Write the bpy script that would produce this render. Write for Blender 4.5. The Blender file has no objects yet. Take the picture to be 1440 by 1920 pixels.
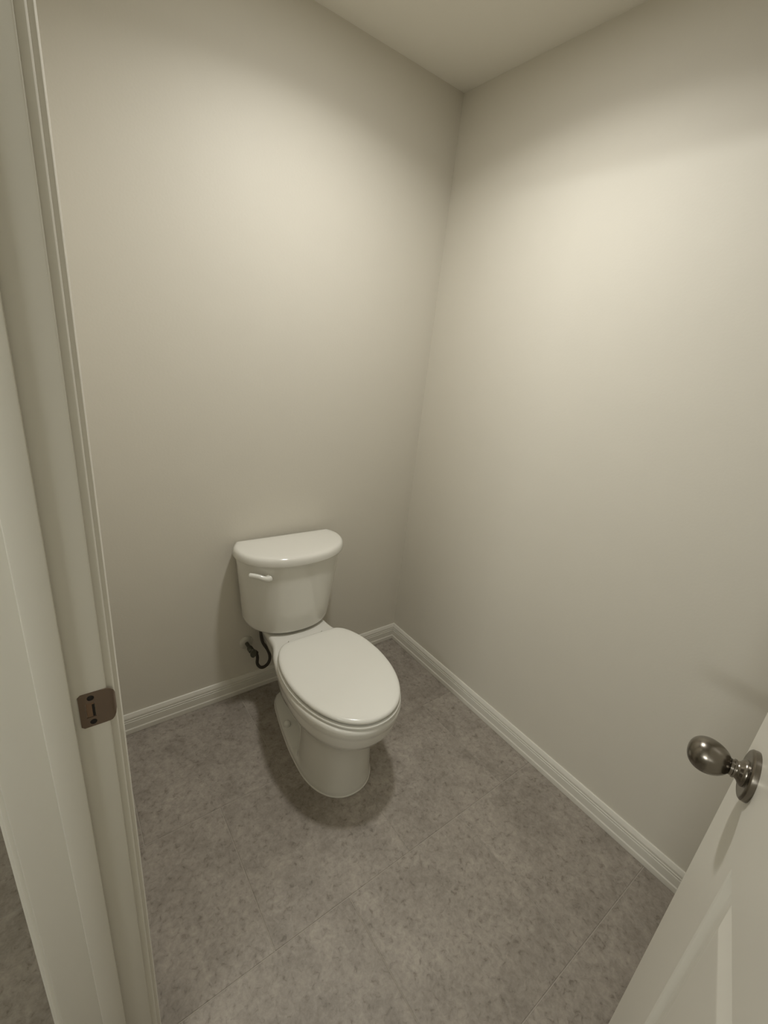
import bpy, bmesh, math
from mathutils import Vector, Matrix

# ---------------------------------------------------------------- camera
scene = bpy.context.scene
col = scene.collection
RV = Vector((0.801517, -0.588751, 0.104608))      # camera right
DV = Vector((-0.123336, -0.333946, -0.934488))    # camera down
FV = Vector((0.585115, 0.736106, -0.340277))      # camera forward
cam_data = bpy.data.cameras.new('camera')
cam = bpy.data.objects.new('camera', cam_data)
col.objects.link(cam)
cm = Matrix((RV, -DV, -FV)).transposed().to_4x4()
cm.translation = Vector((-1.41351, -1.57909, 1.50045))
cam.matrix_world = cm
cam_data.sensor_fit = 'HORIZONTAL'
cam_data.sensor_width = 36.0
cam_data.lens = 830.43 * 36.0 / 1440.0
cam_data.clip_start = 0.02
scene.camera = cam

# ---------------------------------------------------------------- world, exposure
world = bpy.data.worlds.new('world')
scene.world = world
world.use_nodes = True
world.node_tree.nodes['Background'].inputs[0].default_value = (0.9, 0.93, 1.0, 1)
world.node_tree.nodes['Background'].inputs[1].default_value = 0.0
vs = scene.view_settings
vs.view_transform = 'Standard'
vs.look = 'None'
vs.gamma = 1.0
vs.use_curve_mapping = False
vs.exposure = 0.06

LAMP_XY = (-0.67, -0.66)
LAMP_POWER = 6.2
LAMP_SPREAD = 148
LAMP_COLOR = (1.0, 0.985, 0.955)
DIFFUSER = 76.0
BATH_POWER = 12.0
BATH_COLOR = (0.975, 1.0, 0.985)

# ---------------------------------------------------------------- dimensions
H = 2.44                 # ceiling height
XW = -1.3926             # toilet-room face of the door wall
XO = -1.5216             # bathroom face of the door wall
YF = -1.90               # front wall of the toilet room
YS = -0.979              # strike jamb face
YH = -1.724              # hinge jamb face
DOOR_H = 2.045           # opening height
XL, YB = -3.30, -3.00    # bathroom extent

# ---------------------------------------------------------------- materials
def new_mat(name):
    m = bpy.data.materials.new(name)
    m.use_nodes = True
    nt = m.node_tree
    return m, nt, nt.nodes['Principled BSDF']

def simple(name, rgb, rough=0.5, metal=0.0, coat=0.0, bump=None, var=0.0):
    m, nt, b = new_mat(name)
    b.inputs['Base Color'].default_value = (*rgb, 1)
    b.inputs['Roughness'].default_value = rough
    b.inputs['Metallic'].default_value = metal
    b.inputs['Coat Weight'].default_value = coat
    geo = nt.nodes.new('ShaderNodeNewGeometry')
    if var:
        n = nt.nodes.new('ShaderNodeTexNoise')
        n.inputs['Scale'].default_value = 9
        n.inputs['Detail'].default_value = 5
        nt.links.new(geo.outputs['Position'], n.inputs['Vector'])
        mx = nt.nodes.new('ShaderNodeMix')
        mx.data_type = 'RGBA'
        nt.links.new(n.outputs['Fac'], mx.inputs['Factor'])
        mx.inputs['A'].default_value = (*[c * (1 - var) for c in rgb], 1)
        mx.inputs['B'].default_value = (*[min(1, c * (1 + var)) for c in rgb], 1)
        nt.links.new(mx.outputs['Result'], b.inputs['Base Color'])
    if bump:
        sc, st = bump
        n2 = nt.nodes.new('ShaderNodeTexNoise')
        n2.inputs['Scale'].default_value = sc
        n2.inputs['Detail'].default_value = 3
        nt.links.new(geo.outputs['Position'], n2.inputs['Vector'])
        bp = nt.nodes.new('ShaderNodeBump')
        bp.inputs['Strength'].default_value = st
        bp.inputs['Distance'].default_value = 0.002
        nt.links.new(n2.outputs['Fac'], bp.inputs['Height'])
        nt.links.new(bp.outputs['Normal'], b.inputs['Normal'])
    return m

M = {}
M['wall'] = simple('wall_paint', (0.705, 0.670, 0.580), 0.6, bump=(140, 0.12), var=0.015)
M['ceiling'] = simple('ceiling_paint', (0.84, 0.81, 0.725), 0.8, bump=(120, 0.12))
M['trim'] = simple('trim_paint', (0.74, 0.715, 0.635), 0.35)
M['porcelain'] = simple('porcelain', (0.77, 0.755, 0.69), 0.12, coat=0.3)
M['plastic'] = simple('seat_plastic', (0.79, 0.78, 0.715), 0.16)
M['caulk'] = simple('caulk', (0.72, 0.70, 0.63), 0.6)
M['nickel'] = simple('aged_nickel', (0.215, 0.195, 0.165), 0.25, metal=1.0, var=0.12)
M['bronze'] = simple('brown_strike_metal', (0.21, 0.155, 0.115), 0.42, metal=0.55, var=0.25)
M['hole'] = simple('dark_screw_and_shade', (0.012, 0.010, 0.008), 0.6, metal=0.3)  # screws, and the painted shade strip in the latch hole
M['wood'] = simple('raw_wood_pocket', (0.20, 0.125, 0.075), 0.7, var=0.3)
M['hose'] = simple('braided_hose', (0.055, 0.047, 0.035), 0.5, metal=0.2, bump=(900, 0.6))
M['valve'] = simple('dull_chrome', (0.14, 0.14, 0.115), 0.3, metal=0.9)
M['escutcheon'] = simple('pale_escutcheon', (0.62, 0.60, 0.52), 0.25, metal=0.15)
M['grout'] = simple('grout', (0.42, 0.38, 0.325), 0.85, bump=(400, 0.2))
M['fixture'] = simple('fixture_white', (0.8, 0.8, 0.77), 0.5)

def make_tile():
    m, nt, b = new_mat('stone_look_tile')
    L = nt.links
    geo = nt.nodes.new('ShaderNodeNewGeometry')
    oi = nt.nodes.new('ShaderNodeObjectInfo')
    mul = nt.nodes.new('ShaderNodeMath'); mul.operation = 'MULTIPLY'; mul.inputs[1].default_value = 37.0
    L.new(oi.outputs['Random'], mul.inputs[0])
    comb = nt.nodes.new('ShaderNodeCombineXYZ')
    L.new(mul.outputs[0], comb.inputs['Z'])
    add = nt.nodes.new('ShaderNodeVectorMath'); add.operation = 'ADD'
    L.new(geo.outputs['Position'], add.inputs[0]); L.new(comb.outputs[0], add.inputs[1])
    def noise(sc, det, rough, dist=0.0):
        n = nt.nodes.new('ShaderNodeTexNoise')
        n.inputs['Scale'].default_value = sc
        n.inputs['Detail'].default_value = det
        n.inputs['Roughness'].default_value = rough
        n.inputs['Distortion'].default_value = dist
        L.new(add.outputs[0], n.inputs['Vector'])
        return n
    def ramp(src, stops):
        r = nt.nodes.new('ShaderNodeValToRGB')
        e = r.color_ramp.elements
        while len(e) < len(stops): e.new(0.5)
        for el, (p, c) in zip(e, stops):
            el.position = p; el.color = (*c, 1)
        L.new(src, r.inputs[0])
        return r
    big = ramp(noise(5.5, 6, 0.62, 0.6).outputs['Fac'],
               [(0.30, (0.298, 0.262, 0.219)), (0.50, (0.361, 0.320, 0.270)), (0.72, (0.423, 0.378, 0.321))])
    fl = ramp(noise(62, 6, 0.66, 0.55).outputs['Fac'],
              [(0.32, (0.57, 0.55, 0.53)), (0.42, (0.84, 0.84, 0.84)), (0.55, (0.97, 0.97, 0.97)), (0.72, (1.12, 1.12, 1.12))])
    mid = ramp(noise(15, 5, 0.6, 0.8).outputs['Fac'], [(0.32, (0.86, 0.855, 0.85)), (0.5, (0.98, 0.98, 0.98)), (0.70, (1.08, 1.08, 1.08))])
    fine = ramp(noise(150, 3, 0.6).outputs['Fac'], [(0.3, (0.90, 0.90, 0.90)), (0.7, (1.0, 1.0, 1.0))])
    def mult(a, bb):
        mx = nt.nodes.new('ShaderNodeMix'); mx.data_type = 'RGBA'; mx.blend_type = 'MULTIPLY'
        mx.inputs['Factor'].default_value = 1.0
        L.new(a, mx.inputs['A']); L.new(bb, mx.inputs['B'])
        return mx.outputs['Result']
    c = mult(mult(mult(big.outputs[0], fl.outputs[0]), mid.outputs[0]), fine.outputs[0])
    L.new(c, b.inputs['Base Color'])
    b.inputs['Roughness'].default_value = 0.5
    bp = nt.nodes.new('ShaderNodeBump'); bp.inputs['Strength'].default_value = 0.12; bp.inputs['Distance'].default_value = 0.002
    L.new(fl.outputs[0], bp.inputs['Height']); L.new(bp.outputs['Normal'], b.inputs['Normal'])
    return m
M['tile'] = make_tile()

def make_emit(name, rgb, s):
    m, nt, b = new_mat(name)
    b.inputs['Base Color'].default_value = (0.8, 0.8, 0.78, 1)
    b.inputs['Emission Color'].default_value = (*rgb, 1)
    b.inputs['Emission Strength'].default_value = s
    return m
M['diffuser'] = make_emit('lamp_diffuser', LAMP_COLOR, DIFFUSER)
M['bar_diffuser'] = make_emit('bar_diffuser', BATH_COLOR, 20.0)

# ---------------------------------------------------------------- helpers
def build(name, bm, mat, parent=None, smooth=None):
    bmesh.ops.recalc_face_normals(bm, faces=bm.faces)
    me = bpy.data.meshes.new(name)
    bm.to_mesh(me); bm.free()
    me.materials.append(M[mat])
    if smooth is not None:
        me.shade_smooth()
        me.set_sharp_from_angle(angle=math.radians(smooth))
    o = bpy.data.objects.new(name, me)
    col.objects.link(o)
    if parent: o.parent = parent
    return o

def empty(name, loc=(0, 0, 0), rz=0.0):
    o = bpy.data.objects.new(name, None)
    o.empty_display_size = 0.1
    o.location = loc; o.rotation_euler = (0, 0, rz)
    col.objects.link(o)
    return o

def thing(o, label, cat):
    o['label'] = label; o['category'] = cat
    return o

def structure(o, label=None):
    o['kind'] = 'structure'
    if label: o['label'] = label
    return o

def box(bm, x0, x1, y0, y1, z0, z1, bev=0.0):
    g = bmesh.ops.create_cube(bm, size=1.0)
    vs_ = g['verts']
    for v in vs_:
        v.co = Vector(((x0 + x1) / 2 + v.co.x * (x1 - x0), (y0 + y1) / 2 + v.co.y * (y1 - y0), (z0 + z1) / 2 + v.co.z * (z1 - z0)))
    if bev:
        es = {e for v in vs_ for e in v.link_edges}
        bmesh.ops.bevel(bm, geom=list(es), offset=bev, segments=2, affect='EDGES', profile=0.5)

def loft(bm, rings, cap0=True, cap1=True, closed=True):
    vr = [[bm.verts.new(p) for p in r] for r in rings]
    n = len(vr[0])
    for a, b in zip(vr, vr[1:]):
        for i in range(n if closed else n - 1):
            j = (i + 1) % n
            bm.faces.new((a[i], a[j], b[j], b[i]))
    if cap0: bm.faces.new(list(reversed(vr[0])))
    if cap1: bm.faces.new(vr[-1])
    return vr

def offset_poly(pts, d):
    """move a closed outline of 2D points inwards by d along its normals"""
    n = len(pts)
    area = sum(pts[i][0] * pts[(i + 1) % n][1] - pts[(i + 1) % n][0] * pts[i][1] for i in range(n))
    s = 1 if area > 0 else -1
    out = []
    for i in range(n):
        a, b, c = Vector(pts[i - 1]), Vector(pts[i]), Vector(pts[(i + 1) % n])
        t1 = (b - a); t2 = (c - b)
        if t1.length < 1e-9 or t2.length < 1e-9:
            out.append(tuple(b)); continue
        t1.normalize(); t2.normalize()
        n1 = Vector((-t1.y, t1.x)) * s; n2 = Vector((-t2.y, t2.x)) * s
        m = n1 + n2
        if m.length < 1e-6: m = n1
        m.normalize()
        k = d / max(0.5, m.dot(n1))
        out.append((b.x + m.x * k, b.y + m.y * k))
    return out

def catmull(pts, seg=8):
    P = [Vector(p) for p in pts]
    P = [P[0] * 2 - P[1]] + P + [P[-1] * 2 - P[-2]]
    out = []
    for i in range(1, len(P) - 2):
        for k in range(seg):
            t = k / seg
            a, b, c, d = P[i - 1], P[i], P[i + 1], P[i + 2]
            out.append(0.5 * ((2 * b) + (c - a) * t + (2 * a - 5 * b + 4 * c - d) * t * t + (3 * b - a - 3 * c + d) * t ** 3))
    out.append(P[-2].copy())
    return out

def tube(bm, pts, radii, n=12, flat=None, cap=True):
    """sweep a circle (or ellipse: flat = second radius factor along z) along pts"""
    up = None
    rings = []
    for i, p in enumerate(pts):
        t = (pts[min(i + 1, len(pts) - 1)] - pts[max(i - 1, 0)]).normalized()
        if up is None:
            up = Vector((0, 0, 1)) if abs(t.z) < 0.8 else Vector((1, 0, 0))
        up = (up - t * up.dot(t)).normalized()
        sd = t.cross(up)
        r = radii[i] if isinstance(radii, (list, tuple)) else radii
        f = flat if flat else 1.0
        rings.append([p + up * (math.cos(2 * math.pi * k / n) * r * f) + sd * (math.sin(2 * math.pi * k / n) * r) for k in range(n)])
    loft(bm, rings, cap, cap)

def lathe(bm, prof, origin, axis, n=40):
    """revolve (distance along axis, radius) pairs"""
    axis = Vector(axis).normalized(); origin = Vector(origin)
    u = axis.orthogonal().normalized(); w = axis.cross(u)
    rings = []
    for d, r in prof:
        r = max(r, 1e-5)
        rings.append([origin + axis * d + (u * math.cos(2 * math.pi * k / n) + w * math.sin(2 * math.pi * k / n)) * r for k in range(n)])
    loft(bm, rings)

def interp(ctrl, x):
    """smooth monotone-ish interpolation through control points"""
    if x <= ctrl[0][0]: return ctrl[0][1]
    if x >= ctrl[-1][0]: return ctrl[-1][1]
    for i in range(len(ctrl) - 1):
        x0, y0 = ctrl[i]; x1, y1 = ctrl[i + 1]
        if x0 <= x <= x1:
            h = x1 - x0; t = (x - x0) / h
            def slope(k):
                if k <= 0 or k >= len(ctrl) - 1: 
                    k = min(max(k, 0), len(ctrl) - 2)
                    return (ctrl[k + 1][1] - ctrl[k][1]) / (ctrl[k + 1][0] - ctrl[k][0])
                a = (ctrl[k][1] - ctrl[k - 1][1]) / (ctrl[k][0] - ctrl[k - 1][0])
                b = (ctrl[k + 1][1] - ctrl[k][1]) / (ctrl[k + 1][0] - ctrl[k][0])
                return 0 if a * b <= 0 else 2 * a * b / (a + b)
            m0, m1 = slope(i), slope(i + 1)
            return ((2 * t ** 3 - 3 * t * t + 1) * y0 + (t ** 3 - 2 * t * t + t) * h * m0
                    + (-2 * t ** 3 + 3 * t * t) * y1 + (t ** 3 - t * t) * h * m1)

# ---------------------------------------------------------------- room shell
def slab(name, x0, x1, y0, y1, z0, z1, mat, label=None):
    bm = bmesh.new(); box(bm, x0, x1, y0, y1, z0, z1)
    return structure(build(name, bm, mat), label)

T = 0.12
ZF = -0.0016                                     # grout level, tile faces lie at z = 0
floor = slab('floor', XL - T, T, YB - T, T, -0.12, ZF, 'grout', 'grey stone-look tiled floor laid in a running bond')
ceiling = slab('ceiling', XL - T, T, YB - T, T, H, H + 0.12, 'ceiling', 'plain painted ceiling')
slab('wall_back', XL - T, T, 0.0, T, ZF, H, 'wall', 'greige painted wall behind the toilet')
slab('wall_right', 0.0, T, YB, 0.0, ZF, H, 'wall', 'greige painted wall right of the toilet')
slab('wall_front', XW, 0.0, YF - T, YF, ZF, H, 'wall', 'greige painted wall behind the open door')
slab('wall_outer_left', XL - T, XL, YB, 0.0, ZF, H, 'wall', 'greige wall across the outer bathroom')
slab('wall_outer_front', XL, 0.0, YB - T, YB, ZF, H, 'wall', 'greige wall at the near end of the outer bathroom')
bm = bmesh.new()                                  # door wall with its opening
JT = 0.019
box(bm, XO, XW, YS + JT, 0.0, ZF, H)
box(bm, XO, XW, YB, YH - JT, ZF, H)
box(bm, XO, XW, YH - JT, YS + JT, DOOR_H + JT, H)
structure(build('wall_left', bm, 'wall'), 'greige partition wall holding the doorway')

# floor tiles: 457 mm squares in running bond, each one a piece of the floor
TS, JW = 0.457, 0.0026
def tile_piece(x0, x1, y0, y1):
    bm = bmesh.new()
    zt, b = 0.0, 0.0009
    a = [(x0, y0), (x1, y0), (x1, y1), (x0, y1)]
    c = [(x0 + b, y0 + b), (x1 - b, y0 + b), (x1 - b, y1 - b), (x0 + b, y1 - b)]
    loft(bm, [[(p[0], p[1], ZF - 0.001) for p in a], [(p[0], p[1], zt - b * 0.6) for p in a], [(p[0], p[1], zt) for p in c]], cap0=False)
    return build('tile', bm, 'tile', floor)
r0 = -0.942
row = -6
while True:
    ya = r0 + row * (TS + 0.0)
    yb = ya + TS
    if ya > 0: break
    off = -0.877 if row % 2 else -1.105
    k = -8
    while True:
        xa = off + k * TS
        k += 1
        if xa > 0: break
        x0, x1 = max(xa, XL) + JW / 2, min(xa + TS, 0.0) - JW / 2
        y0, y1 = max(ya, YB) + JW / 2, min(yb, 0.0) - JW / 2
        if x1 - x0 < 0.01 or y1 - y0 < 0.01: continue
        tile_piece(x0, x1, y0, y1)
    row += 1

# baseboards: (thickness, height) profile swept along the wall and mitred in the corner
BP = [(0, 0), (0.0150, 0), (0.0158, 0.003), (0.0158, 0.021), (0.0143, 0.0235), (0.0132, 0.0255), (0.0132, 0.053),
      (0.0128, 0.0545), (0.0104, 0.0555), (0.0104, 0.0575), (0.0120, 0.0585), (0.0120, 0.0625), (0.0116, 0.0635),
      (0.0094, 0.0645), (0.0094, 0.0662), (0.0108, 0.0675), (0.0106, 0.074), (0.0088, 0.079), (0.0070, 0.0835), (0.0052, 0.0878), (0.004, 0.0886), (0, 0.0886)]
def baseboard(name, fn0, fn1, label):
    bm = bmesh.new()
    loft(bm, [[fn0(t, z) for t, z in BP], [fn1(t, z) for t, z in BP]])
    return structure(build(name, bm, 'trim'), label)
CO = 0.0635   # casing end
baseboard('baseboard_back', lambda t, z: (XW + t, -t, z), lambda t, z: (-t, -t, z), 'white moulded baseboard on the wall behind the toilet')
baseboard('baseboard_right', lambda t, z: (-t, -t, z), lambda t, z: (-t, YF + t, z), 'white moulded baseboard on the right wall')
baseboard('baseboard_front', lambda t, z: (XW + t, YF + t, z), lambda t, z: (-t, YF + t, z), 'white moulded baseboard behind the open door')
baseboard('baseboard_left', lambda t, z: (XW + t, -t, z), lambda t, z: (XW + t, YS + 0.004 + CO, z), 'white moulded baseboard between the doorway and the back corner')
baseboard('baseboard_outer', lambda t, z: (XL, -t, z), lambda t, z: (XO - t, -t, z), 'white moulded baseboard in the outer bathroom')

# ---------------------------------------------------------------- door frame
frame = structure(empty('trim_1', ((XW + XO) / 2, YS, 0)), 'white door frame with moulded casing and brown strike plate')
def fr(name, bm, mat='trim', parent=frame, smooth=None):
    o = build(name, bm, mat, None, smooth)
    o.parent = parent
    o.matrix_parent_inverse = Matrix.Translation(-Vector(frame.location)) if parent is frame else Matrix.Identity(4)
    return o
ST0, ST1, STT = -1.4336, -1.4672, 0.0105         # stop edges and thickness
for nm, y0, y1 in (('strike_jamb', YS, YS + JT), ('hinge_jamb', YH - JT, YH)):
    bm = bmesh.new(); box(bm, XO, XW, y0, y1, 0.0005, DOOR_H + JT, 0.0028); fr(nm, bm, smooth=40)
bm = bmesh.new(); box(bm, XO, XW, YH, YS, DOOR_H, DOOR_H + JT, 0.0016); fr('head_jamb', bm, smooth=40)
for y0, y1 in ((YS - STT, YS), (YH, YH + STT)):
    bm = bmesh.new(); box(bm, ST1, ST0, y0, y1, 0.0005, DOOR_H, 0.0022); fr('door_stop', bm, smooth=40)
bm = bmesh.new(); box(bm, ST1, ST0, YH + STT, YS - STT, DOOR_H - STT, DOOR_H, 0.0022); fr('door_stop', bm, smooth=40)
# casing profile: distance from its inner edge, thickness off the wall
CP = [(0, 0), (0, 0.0058), (0.0006, 0.0078), (0.0020, 0.0092), (0.0045, 0.0097), (0.0062, 0.0094), (0.0066, 0.0124), (0.0076, 0.0148),
      (0.0098, 0.0163), (0.0130, 0.0169), (0.0280, 0.0172), (0.0480, 0.0176), (0.0550, 0.0172), (0.0580, 0.0155), (0.0585, 0)]
RV_ = 0.0045
for side, xw in ((1, XW), (-1, XO)):
    if side < 0: CP = [(u, t * 0.72) for u, t in CP]           # the bathroom side has a thinner casing
    top = DOOR_H + RV_
    bm = bmesh.new()
    loft(bm, [[(xw + side * t, YS + RV_ + u, 0.0005) for u, t in CP], [(xw + side * t, YS + RV_ + u, top + u) for u, t in CP]])
    fr('casing', bm, smooth=25)
    bm = bmesh.new()
    loft(bm, [[(xw + side * t, YH - RV_ - u, 0.0005) for u, t in CP], [(xw + side * t, YH - RV_ - u, top + u) for u, t in CP]])
    fr('casing', bm, smooth=25)
    bm = bmesh.new()
    loft(bm, [[(xw + side * t, YH - RV_ - u, top + u) for u, t in CP], [(xw + side * t, YS + RV_ + u, top + u) for u, t in CP]])
    fr('casing', bm, smooth=25)

# strike plate with latch hole, screws and curved lip
ZK = 0.993
def strike_plate():
    xl, xr, z0, z1, th = -1.4270, -1.3930, ZK - 0.0285, ZK + 0.0285, 0.0016
    hx0, hx1, hz0, hz1 = -1.4195, -1.4085, ZK - 0.0125, ZK + 0.0125
    c = 0.0035
    outer = [(xl + c, z0), (xr, z0), (xr, z1), (xl + c, z1), (xl, z1 - c), (xl, z0 + c)]
    bm = bmesh.new()
    yf, yb = YS - th, YS - 0.0001
    def ring(pts, y): return [bm.verts.new((x, y, z)) for x, z in pts]
    hole = [(hx0, hz0), (hx1, hz0), (hx1, hz1), (hx0, hz1)]
    of, hf, ob, hb = ring(outer, yf), ring(hole, yf), ring(outer, yb), ring(hole, yb)
    for o_, h_ in ((of, hf), (ob, hb)):
        bm.faces.new((o_[0], o_[1], h_[1], h_[0]))
        bm.faces.new((o_[1], o_[2], h_[2], h_[1]))
        bm.faces.new((o_[2], o_[3], h_[3], h_[2]))
        bm.faces.new((o_[3], o_[4], o_[5], o_[0], h_[0], h_[3]))
    for i in range(6):
        if i == 1: continue
        j = (i + 1) % 6
        bm.faces.new((of[i], of[j], ob[j], ob[i]))
    for i in range(4):
        j = (i + 1) % 4
        bm.faces.new((hf[i], hf[j], hb[j], hb[i]))
    plate = fr('strike_plate', bm, 'bronze')
    plate['label'] = 'brown metal strike plate with latch hole'
    # lip: curls round the corner of the jamb towards the casing
    bm = bmesh.new()
    path = [(xr, YS - th), (xr + 0.003, YS - th - 0.0001), (xr + 0.0058, YS - th + 0.0008), (xr + 0.0084, YS - th + 0.0030), (xr + 0.0100, YS - th + 0.0060)]
    cut = [0, 0.001, 0.0035, 0.008, 0.0150]
    fa, ba = [], []
    for (x, y), k in zip(path, cut):
        nz = 7
        fa.append([(x, y, z0 + k + (z1 - z0 - 2 * k) * i / nz) for i in range(nz + 1)])
        ba.append([(x - 0.0006, y + 0.0015, z0 + k + (z1 - z0 - 2 * k) * i / nz) for i in range(nz + 1)])
    rings = [f + list(reversed(b)) for f, b in zip(fa, ba)]
    loft(bm, rings)
    lip = build('strike_lip', bm, 'bronze', None, 50); lip.parent = plate
    for z in (ZK - 0.0205, ZK + 0.0205):
        bm = bmesh.new()
        lathe(bm, [(0, 0.0042), (0.0004, 0.0040), (0.0008, 0.003)], (-1.4125, YS - th - 0.0001, z), (0, -1, 0), 20)
        s = build('screw', bm, 'hole', None, 40); s.parent = plate
    bm = bmesh.new(); box(bm, hx0 + 0.0004, hx1 - 0.0004, YS - 0.0006, YS - 0.0001, hz0 + 0.0004, hz1 - 0.0004)
    w = build('latch_pocket', bm, 'wood'); w.parent = plate
    bm = bmesh.new(); box(bm, hx1 - 0.0035, hx1 - 0.0006, YS - 0.0012, YS - 0.0006, hz0 + 0.001, hz1 - 0.004, 0.0002)  # dark strip that paints the shade along one side of the latch hole
    w = build('latch_shadow', bm, 'hole'); w.name = 'latch_hole_shade'; w.parent = plate
strike_plate()

# ---------------------------------------------------------------- door leaf, standing open into the toilet room
TH = math.radians(16.5)
LAT = Vector((-1.41351 + 0.73 * math.cos(math.radians(3.5)), -1.57909 + 0.73 * math.sin(math.radians(3.5)), 0))   # latch corner
DL = 0.706
DTH = 0.035
door = structure(empty('door_1', (LAT.x - DL * math.cos(TH), LAT.y - DL * math.sin(TH), 0), TH), 'white two-panel door standing open with a pewter egg knob')
# local: x from hinge to latch, +y the face with the knob in view, z up
DZ0, DZ1 = 0.012, 2.035
SW = 0.147
PAN = [(0.24, 0.968), (1.150, 1.905)]
px0, px1 = SW, DL - SW
def leaf():
    bm = bmesh.new()
    for y in (0.0, -DTH):
        xs = [0, px0, px1, DL]
        zs = [DZ0, PAN[0][0], PAN[0][1], PAN[1][0], PAN[1][1], DZ1]
        g = [[bm.verts.new((x, y, z)) for z in zs] for x in xs]
        for i in range(3):
            for j in range(5):
                if i == 1 and j in (1, 3): continue
                bm.faces.new((g[i][j], g[i + 1][j], g[i + 1][j + 1], g[i][j + 1]))
    bm.verts.ensure_lookup_table()
    def q(a, b, c, d): bm.faces.new([bm.verts.new(p) for p in (a, b, c, d)])
    q((0, 0, DZ0), (0, 0, DZ1), (0, -DTH, DZ1), (0, -DTH, DZ0))
    q((DL, 0, DZ0), (DL, 0, DZ1), (DL, -DTH, DZ1), (DL, -DTH, DZ0))
    q((0, 0, DZ0), (DL, 0, DZ0), (DL, -DTH, DZ0), (0, -DTH, DZ0))
    q((0, 0, DZ1), (DL, 0, DZ1), (DL, -DTH, DZ1), (0, -DTH, DZ1))
    bmesh.ops.remove_doubles(bm, verts=bm.verts, dist=1e-5)
    return build('door_slab', bm, 'trim', door)
leaf()
PP = [(0, 0), (0.0025, 0.0012), (0.009, 0.0072), (0.013, 0.0088), (0.019, 0.0090), (0.022, 0.0084), (0.044, 0.0016), (0.047, 0.0011), (0.050, 0.0010)]
for z0, z1 in PAN:
    for s, y in ((-1, 0.0), (1, -DTH)):
        bm = bmesh.new()
        loft(bm, [[(px0 + o, y + s * d, z0 + o), (px1 - o, y + s * d, z0 + o), (px1 - o, y + s * d, z1 - o), (px0 + o, y + s * d, z1 - o)] for o, d in PP], cap0=False)
        build('door_panel', bm, 'trim', door, 12)
KZ, KB = 1.040, 0.064
kn = empty('door_knob', (DL - KB, 0, KZ)); kn.parent = door
kn['label'] = 'aged pewter egg-shaped door knob'
def knob(side):
    y0 = 0.0 if side > 0 else -DTH
    ax = (0, side, 0)
    pr = [(0, 0.033), (0.002, 0.0332), (0.006, 0.0328), (0.0078, 0.031), (0.0086, 0.0285), (0.0082, 0.026), (0.0085, 0.020)]
    bm = bmesh.new(); lathe(bm, pr, (0, y0, 0), ax, 56); build('rosette', bm, 'nickel', kn, 35)
    pr = [(0.0082, 0.0175), (0.0105, 0.0172), (0.0125, 0.0155), (0.0145, 0.0124), (0.0170, 0.0108), (0.0180, 0.0106), (0.0184, 0.0118), (0.0205, 0.0119), (0.0210, 0.0104), (0.024, 0.0104)]
    bm = bmesh.new(); lathe(bm, pr, (0, y0, 0), ax, 40); build('neck', bm, 'nickel', kn, 35)
    pr = []
    y1, L = 0.0215, 0.0495
    for i in range(29):
        a = math.pi * i / 28
        d = (1 - math.cos(a)) / 2
        pr.append((y1 + L * d, 0.0232 * math.sin(a) ** 0.90 * (0.88 + 0.20 * d)))
    bm = bmesh.new(); lathe(bm, pr, (0, 0, 0), (0, 1, 0), 48)
    for v in bm.verts:                                   # egg: longer across the door than tall
        v.co = Vector((v.co.x * 1.06, y0 + side * v.co.y, v.co.z * 0.98))
    build('egg_grip', bm, 'nickel', kn, 60)
knob(1); knob(-1)
bm = bmesh.new(); box(bm, DL - 0.0003, DL + 0.0012, -DTH / 2 - 0.0125, -DTH / 2 + 0.0125, KZ - 0.0285, KZ + 0.0285, 0.0004)
build('latch_plate', bm, 'nickel', door)

# ---------------------------------------------------------------- toilet
TX = -0.687
toilet = thing(empty('toilet', (TX, 0, 0)), 'white two-piece toilet with closed lid against the back wall', 'toilet')

def bowl_outline(yr, rear, yc, Hc, yf, n=2.2, NR=26, NF=22):
    """half widths along y: rear control points [(y, half)] up to the widest place yc, then a rounded nose to yf"""
    ctrl = sorted([(-y, h) for y, h in rear] + [(-yc, Hc)])
    side = []
    for i in range(NR):
        y = -yr + (-yc + yr) * i / (NR - 1)
        side.append((interp(ctrl, y), -y))
    for i in range(1, NF + 1):
        a = math.pi / 2 * i / NF
        x = Hc * max(0.0, math.cos(a)) ** (2 / n)
        y = yc + (yf - yc) * math.sin(a) ** (2 / n)
        side.append((x, y))
    side[-1] = (0.0, yf)
    return [(x, y) for x, y in side] + [(-x, y) for x, y in reversed(side[:-1])]

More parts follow.
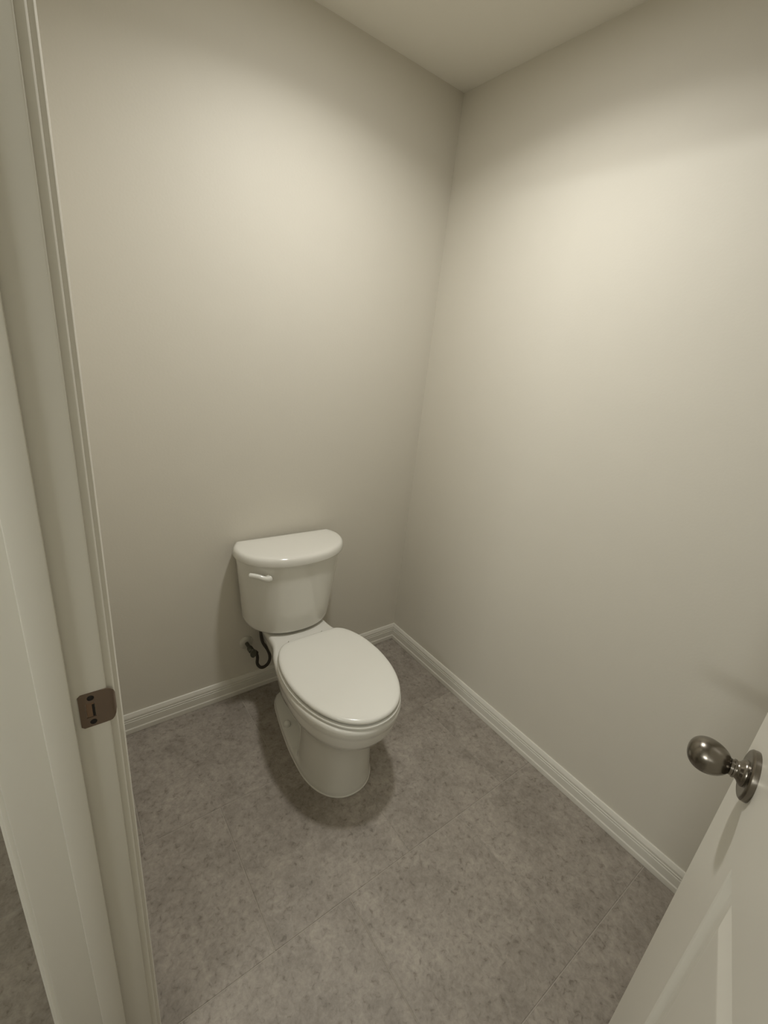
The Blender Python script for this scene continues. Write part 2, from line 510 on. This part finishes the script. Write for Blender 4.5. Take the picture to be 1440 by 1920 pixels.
BASE = dict(yr=-0.100, rear=[(-0.100, 0.025), (-0.108, 0.047), (-0.126, 0.066), (-0.158, 0.081), (-0.21, 0.0935), (-0.32, 0.114), (-0.43, 0.128)], yc=-0.50, Hc=0.131, yf=-0.680)
def sec(**k): return bowl_outline(**k)
col_sec = [
    (0.0005, sec(**BASE)),
    (0.016, sec(**BASE)),
    (0.021, sec(yr=-0.103, rear=[(-0.103, 0.024), (-0.112, 0.045), (-0.130, 0.064), (-0.161, 0.0785), (-0.21, 0.0910), (-0.32, 0.1115), (-0.43, 0.1262)], yc=-0.50, Hc=0.1304, yf=-0.6793)),
    (0.025, sec(yr=-0.108, rear=[(-0.108, 0.022), (-0.118, 0.041), (-0.136, 0.059), (-0.166, 0.0735), (-0.21, 0.0850), (-0.32, 0.1045), (-0.43, 0.1235)], yc=-0.50, Hc=0.1298, yf=-0.6787)),
    (0.028, sec(yr=-0.128, rear=[(-0.128, 0.030), (-0.142, 0.044), (-0.33, 0.054), (-0.400, 0.072), (-0.450, 0.119)], yc=-0.50, Hc=0.1290, yf=-0.678)),
    (0.060, sec(yr=-0.120, rear=[(-0.120, 0.040), (-0.135, 0.050), (-0.33, 0.052), (-0.405, 0.066), (-0.452, 0.117)], yc=-0.50, Hc=0.1265, yf=-0.6755)),
    (0.130, sec(yr=-0.120, rear=[(-0.120, 0.040), (-0.135, 0.050), (-0.32, 0.052), (-0.400, 0.064), (-0.450, 0.112)], yc=-0.50, Hc=0.1230, yf=-0.671)),
    (0.190, sec(yr=-0.120, rear=[(-0.120, 0.044), (-0.135, 0.055), (-0.31, 0.060), (-0.390, 0.074), (-0.445, 0.112)], yc=-0.50, Hc=0.1225, yf=-0.674)),
    (0.235, sec(yr=-0.11, rear=[(-0.11, 0.060), (-0.29, 0.080), (-0.37, 0.098), (-0.430, 0.120)], yc=-0.50, Hc=0.1270, yf=-0.686)),
    (0.262, sec(yr=-0.10, rear=[(-0.10, 0.078), (-0.28, 0.100), (-0.35, 0.118), (-0.42, 0.135)], yc=-0.50, Hc=0.1400, yf=-0.705)),
    (0.278, sec(yr=-0.08, rear=[(-0.08, 0.090), (-0.26, 0.113), (-0.34, 0.136), (-0.42, 0.155)], yc=-0.50, Hc=0.1620, yf=-0.732)),
    (0.294, sec(yr=-0.06, rear=[(-0.06, 0.098), (-0.25, 0.120), (-0.33, 0.148), (-0.42, 0.170)], yc=-0.50, Hc=0.1725, yf=-0.750)),
    (0.318, sec(yr=-0.045, rear=[(-0.045, 0.105), (-0.23, 0.122), (-0.32, 0.153), (-0.42, 0.1745)], yc=-0.50, Hc=0.1812, yf=-0.762)),
    (0.346, sec(yr=-0.035, rear=[(-0.035, 0.112), (-0.22, 0.125), (-0.31, 0.156), (-0.42, 0.178)], yc=-0.50, Hc=0.1850, yf=-0.767)),
    (0.356, sec(yr=-0.032, rear=[(-0.032, 0.115), (-0.22, 0.126), (-0.31, 0.157), (-0.42, 0.1795)], yc=-0.50, Hc=0.1860, yf=-0.768)),
    (0.364, sec(yr=-0.030, rear=[(-0.030, 0.118), (-0.22, 0.129), (-0.31, 0.160), (-0.42, 0.183)], yc=-0.50, Hc=0.1898, yf=-0.773)),
    (0.380, sec(yr=-0.030, rear=[(-0.030, 0.120), (-0.22, 0.130), (-0.31, 0.161), (-0.42, 0.1835)], yc=-0.50, Hc=0.1902, yf=-0.774)),
]
lastp = col_sec[-1][1]
col_sec += [(0.3875, offset_poly(lastp, 0.002)), (0.3925, offset_poly(lastp, 0.0065)), (0.3945, offset_poly(lastp, 0.013))]
bm = bmesh.new()
loft(bm, [[(x, y, z) for x, y in o] for z, o in col_sec])
bowl = build('bowl', bm, 'porcelain', toilet, 42)
bowl['label'] = 'white porcelain bowl and pedestal'
# caulk line where the foot meets the floor
bo = sec(**BASE)
cl = [Vector((x, y, 0.0015)) for x, y in bo]
bm = bmesh.new(); tube(bm, cl + [cl[0]], 0.0032, 6)
build('caulk_line', bm, 'caulk', toilet, 60)
# bolt caps
for s in (-1, 1):
    bm = bmesh.new()
    lathe(bm, [(0, 0.0145), (0.006, 0.0145), (0.014, 0.0125), (0.019, 0.0075), (0.021, 0.001)], (s * 0.091, -0.30, 0.0255), (0, 0, 1), 24)
    build('bolt_cap', bm, 'plastic', toilet, 50)

# seat and lid
lid_half = [(0.2850, 0.088), (0.2875, 0.108), (0.2950, 0.124), (0.3130, 0.1430), (0.3400, 0.1590), (0.3800, 0.1740), (0.4300, 0.1840), (0.4800, 0.1880)]
def lid_outline():
    side = [(0.0, -0.2845), (0.03, -0.2845), (0.06, -0.2846)] 
    for k in range(26):
        y = 0.2850 + (0.48 - 0.2850) * (k / 25) ** 1.8
        side.append((interp(lid_half, y), -y))
    NF = 24; n = 2.12
    for i in range(1, NF + 1):
        a = math.pi / 2 * i / NF
        side.append((0.1880 * max(0, math.cos(a)) ** (2 / n), -0.48 - 0.289 * math.sin(a) ** (2 / n)))
    side[-1] = (0.0, -0.769)
    return side + [(-x, y) for x, y in reversed(side[1:-1])]
LO = [(x + 0.003, y) for x, y in lid_outline()]
LCEN = (0.006, -0.52)
DCEN = (0.0, -0.125)
def shrink(pts, f, c): return [(c[0] + (x - c[0]) * f, c[1] + (y - c[1]) * f) for x, y in pts]
so = offset_poly(LO, -0.0035)
si = offset_poly(LO, 0.072)
bm = bmesh.new()
rings = [[(x, y, z) for x, y in offset_poly(so, d)] for z, d in ((0.3955, 0.010), (0.3965, 0.003), (0.3985, 0.0), (0.4030, 0.0006), (0.4055, 0.0035), (0.4066, 0.0085), (0.4060, 0.014))]
rings += [[(x, y, 0.4060) for x, y in si], [(x, y, 0.3955) for x, y in si]]
vr = loft(bm, rings, False, False)
n_ = len(vr[0])
for i in range(n_):
    j = (i + 1) % n_
    bm.faces.new((vr[-1][i], vr[-1][j], vr[0][j], vr[0][i]))
build('seat', bm, 'plastic', toilet, 40)
bm = bmesh.new()
rings = [[(x, y, z) for x, y in offset_poly(LO, d)] for z, d in
         ((0.4130, 0.012), (0.4130, 0.0035), (0.4145, 0.001), (0.4180, 0.0), (0.4225, 0.0012), (0.4262, 0.0045), (0.4283, 0.0100))]
last = offset_poly(LO, 0.0100)
rings += [[(x, y, z) for x, y in shrink(last, f, LCEN)] for z, f in ((0.4296, 0.93), (0.4308, 0.80), (0.4316, 0.60), (0.4320, 0.3), (0.4321, 0.05))]
loft(bm, rings)
lid = build('lid', bm, 'plastic', toilet, 50)
for s in (-1, 1):                                     # hinge barrels and bumpers between seat and lid
    bm = bmesh.new()
    tube(bm, [Vector((0.008 + s * 0.052, -0.2765, 0.4075)), Vector((0.008 + s * 0.092, -0.2765, 0.4075))], 0.0095, 16)
    h = build('hinge', bm, 'plastic', toilet, 40)
    bm = bmesh.new(); lathe(bm, [(0, 0.0135), (0.003, 0.0135), (0.009, 0.010), (0.0095, 0.004)], (0.008 + s * 0.072, -0.2700, 0.3945), (0, 0, 1), 20)
    b_ = build('hinge_foot', bm, 'plastic', h, 40)
    for yy in (-0.40, -0.66):
        bm = bmesh.new(); w_ = 0.165 if yy > -0.5 else 0.115
        lathe(bm, [(0, 0.006), (0.0070, 0.006)], (0.003 + s * w_, yy, 0.4059), (0, 0, 1), 12)
        build('bumper', bm, 'plastic', toilet, 40)

# tank (hung a little askew) : outline = flat back, slanted flanks, bowed front
tank_root = empty('tank', (0.0, 0.0, 0.0), math.radians(-2.6)); tank_root.parent = toilet
tank_root['label'] = 'white porcelain cistern with trip lever'
def d_outline(hb, hm, yb, ys, yf, n=2.25, NF=22):
    side = [(0.0, yb), (hb * 0.5, yb), (hb, yb)]
    for k in range(1, 6):
        t = k / 6
        side.append((hb + (hm - hb) * math.sin(t * math.pi / 2), yb + (ys - yb) * t))
    for i in range(NF + 1):
        a = math.pi / 2 * i / NF
        side.append((hm * max(0, math.cos(a)) ** (2 / n), ys + (yf - ys) * math.sin(a) ** (2 / n)))
    side[-1] = (0.0, yf)
    return side + [(-x, y) for x, y in reversed(side[1:-1])]
tk = []
for z, hm, hb, ys, yf, ins in ((0.4035, 0.178, 0.174, -0.060, -0.222, 0.016), (0.4065, 0.178, 0.174, -0.060, -0.222, 0.006), (0.413, 0.179, 0.175, -0.060, -0.223, 0.0015), (0.425, 0.180, 0.176, -0.060, -0.2245, 0.0),
                               (0.50, 0.188, 0.180, -0.066, -0.229, 0), (0.58, 0.197, 0.184, -0.074, -0.233, 0), (0.66, 0.206, 0.188, -0.080, -0.236, 0), (0.7165, 0.212, 0.190, -0.082, -0.238, 0)):
    o = d_outline(hb, hm, -0.026, ys, yf)
    tk.append([(x, y, z) for x, y in (offset_poly(o, ins) if ins else o)])
bm = bmesh.new(); loft(bm, tk)
build('tank_body', bm, 'porcelain', tank_root, 50)
LDO = d_outline(0.197, 0.2235, -0.020, -0.088, -0.252, n=2.15)
rings = [[(x, y, z) for x, y in offset_poly(LDO, d)] for z, d in
         ((0.7170, 0.012), (0.7172, 0.003), (0.7190, 0.0005), (0.7230, 0.0), (0.7330, 0.0006), (0.7410, 0.0022), (0.7465, 0.0050), (0.7500, 0.0090), (0.7522, 0.0145))]
last = offset_poly(LDO, 0.0145)
rings += [[(x, y, z) for x, y in shrink(last, f, DCEN)] for z, f in ((0.7534, 0.92), (0.7544, 0.78), (0.7550, 0.55), (0.7552, 0.25), (0.7553, 0.04))]
bm = bmesh.new(); loft(bm, rings)
build('tank_lid', bm, 'porcelain', tank_root, 50)
# trip lever
lp = catmull([(-0.125, -0.2235, 0.6760), (-0.135, -0.2255, 0.6745), (-0.151, -0.2225, 0.6775), (-0.169, -0.2120, 0.6835), (-0.186, -0.2000, 0.6855), (-0.198, -0.1900, 0.6845)], 6)
nl = len(lp)
bm = bmesh.new(); tube(bm, lp, [(0.0090 - 0.0012 * min(1, i / 18)) * (0.7 if i == 0 else 1) * (0.55 if i == nl - 1 else 0.85 if i == nl - 2 else 1.0) for i in range(nl)], 14, flat=1.25)
build('trip_lever', bm, 'plastic', tank_root, 60)
bm = bmesh.new(); lathe(bm, [(0, 0.0115), (0.010, 0.0115), (0.0165, 0.0095), (0.0185, 0.004)], (-0.129, -0.2015, 0.6755), (-0.35, -0.94, 0), 24)
build('lever_boss', bm, 'plastic', tank_root, 40)
bm = bmesh.new(); lathe(bm, [(0, 0.019), (0.022, 0.019), (0.024, 0.016), (0.030, 0.016)], (-0.128, -0.088, 0.3765), (0, 0, 1), 8)
build('inlet_nut', bm, 'escutcheon', tank_root)
bm = bmesh.new(); lathe(bm, [(0, 0.045), (0.012, 0.045)], (0, -0.115, 0.3930), (0, 0, 1), 28)
build('tank_gasket', bm, 'hose', tank_root, 40)

# ---------------------------------------------------------------- water supply
VX, VZ = -0.839, 0.256
sup = thing(empty('supply_valve', (VX, 0, VZ)), 'water shut-off valve with dark looped hose on the wall left of the toilet', 'valve')
bm = bmesh.new(); lathe(bm, [(0, 0.031), (0.002, 0.031), (0.006, 0.027), (0.009, 0.017), (0.010, 0.0115)], (0, -0.0005, 0), (0, -1, 0), 32)
build('escutcheon', bm, 'escutcheon', sup, 40)
bm = bmesh.new(); lathe(bm, [(0, 0.008), (0.040, 0.008)], (0, -0.009, 0), (0, -1, 0), 18)
build('stub_pipe', bm, 'valve', sup, 40)
bm = bmesh.new(); lathe(bm, [(0, 0.011), (0.004, 0.0125), (0.026, 0.0125), (0.030, 0.010)], (0, -0.042, 0), (0, -1, 0), 18)
vb = build('valve_body', bm, 'valve', sup, 40)
bm = bmesh.new(); lathe(bm, [(0, 0.0075), (0.020, 0.0075), (0.0205, 0.011), (0.034, 0.011), (0.035, 0.006)], (0.004, -0.056, -0.004), (0.62, 0, -0.78), 12)
build('outlet_nut', bm, 'hose', vb, 40)
bm = bmesh.new()
lathe(bm, [(0, 0.006), (0.010, 0.006), (0.0105, 0.019), (0.015, 0.021), (0.019, 0.019), (0.0195, 0.004)], (0, -0.071, 0), (0, -1, 0), 28)
for v in bm.verts:
    v.co.x *= 0.62
build('valve_handle', bm, 'valve', sup, 40)
hp = catmull([(0.026, -0.056, -0.030), (0.030, -0.057, -0.052), (0.029, -0.058, -0.082), (0.040, -0.060, -0.104), (0.056, -0.062, -0.110), (0.076, -0.064, -0.096),
              (0.083, -0.066, -0.064), (0.071, -0.070, -0.020), (0.046, -0.076, 0.032), (0.035, -0.082, 0.077), (0.032, -0.088, 0.121)], 8)
bm = bmesh.new(); tube(bm, hp, 0.0068, 12)
build('hose', bm, 'hose', sup, 60)

# ---------------------------------------------------------------- lamps
def ceiling_lamp(x, y, label, power, spread, colour, rad):
    r = thing(empty('ceiling_light', (x, y, H)), label, 'light')
    bm = bmesh.new()
    lathe(bm, [(0, rad + 0.022), (0.004, rad + 0.022), (0.010, rad + 0.014), (0.012, rad + 0.004), (0.010, rad)], (0, 0, 0), (0, 0, -1), 48)
    build('trim_ring', bm, 'fixture', r, 40)
    bm = bmesh.new(); lathe(bm, [(0.0095, rad - 0.0005), (0.0125, rad - 0.001), (0.0135, rad - 0.012)], (0, 0, 0), (0, 0, -1), 48)
    build('diffuser', bm, 'diffuser', r, 40)
    ld = bpy.data.lights.new('ceiling_lamp', 'AREA')
    ld.shape = 'DISK'; ld.size = rad * 2; ld.energy = power; ld.color = colour; ld.spread = math.radians(spread)
    lo = bpy.data.objects.new('ceiling_lamp', ld); col.objects.link(lo)
    lo.location = (x, y, H - 0.015)
    return r
ceiling_lamp(*LAMP_XY, 'round flush ceiling light above the toilet room floor', LAMP_POWER, LAMP_SPREAD, LAMP_COLOR, 0.065)

# LED vanity bar on the far wall of the outer bathroom
VB = thing(empty('vanity_light', (XL, -1.76, 2.0)), 'long white vanity light bar on the far bathroom wall', 'light')
bm = bmesh.new(); box(bm, 0, 0.018, -0.30, 0.30, -0.055, 0.055, 0.004); build('backplate', bm, 'nickel', VB)
bm = bmesh.new(); box(bm, 0.030, 0.082, -0.32, 0.32, -0.028, 0.028, 0.010); build('bar_diffuser', bm, 'bar_diffuser', VB, 40)
for yy in (-0.2, 0.2):
    bm = bmesh.new(); box(bm, 0.016, 0.034, yy - 0.012, yy + 0.012, -0.012, 0.012, 0.002); build('arm', bm, 'nickel', VB)
ld = bpy.data.lights.new('vanity_lamp', 'AREA')
ld.shape = 'RECTANGLE'; ld.size = 0.62; ld.size_y = 0.05; ld.energy = BATH_POWER; ld.color = BATH_COLOR
lo = bpy.data.objects.new('vanity_lamp', ld); col.objects.link(lo)
lo.location = (XL + 0.088, -1.76, 2.0)
# keep the long side of the light level with the bar
lo.matrix_world = Matrix(((0, 0, -1, XL + 0.088), (1, 0, 0, -1.76), (0, -1, 0, 2.0), (0, 0, 0, 1)))
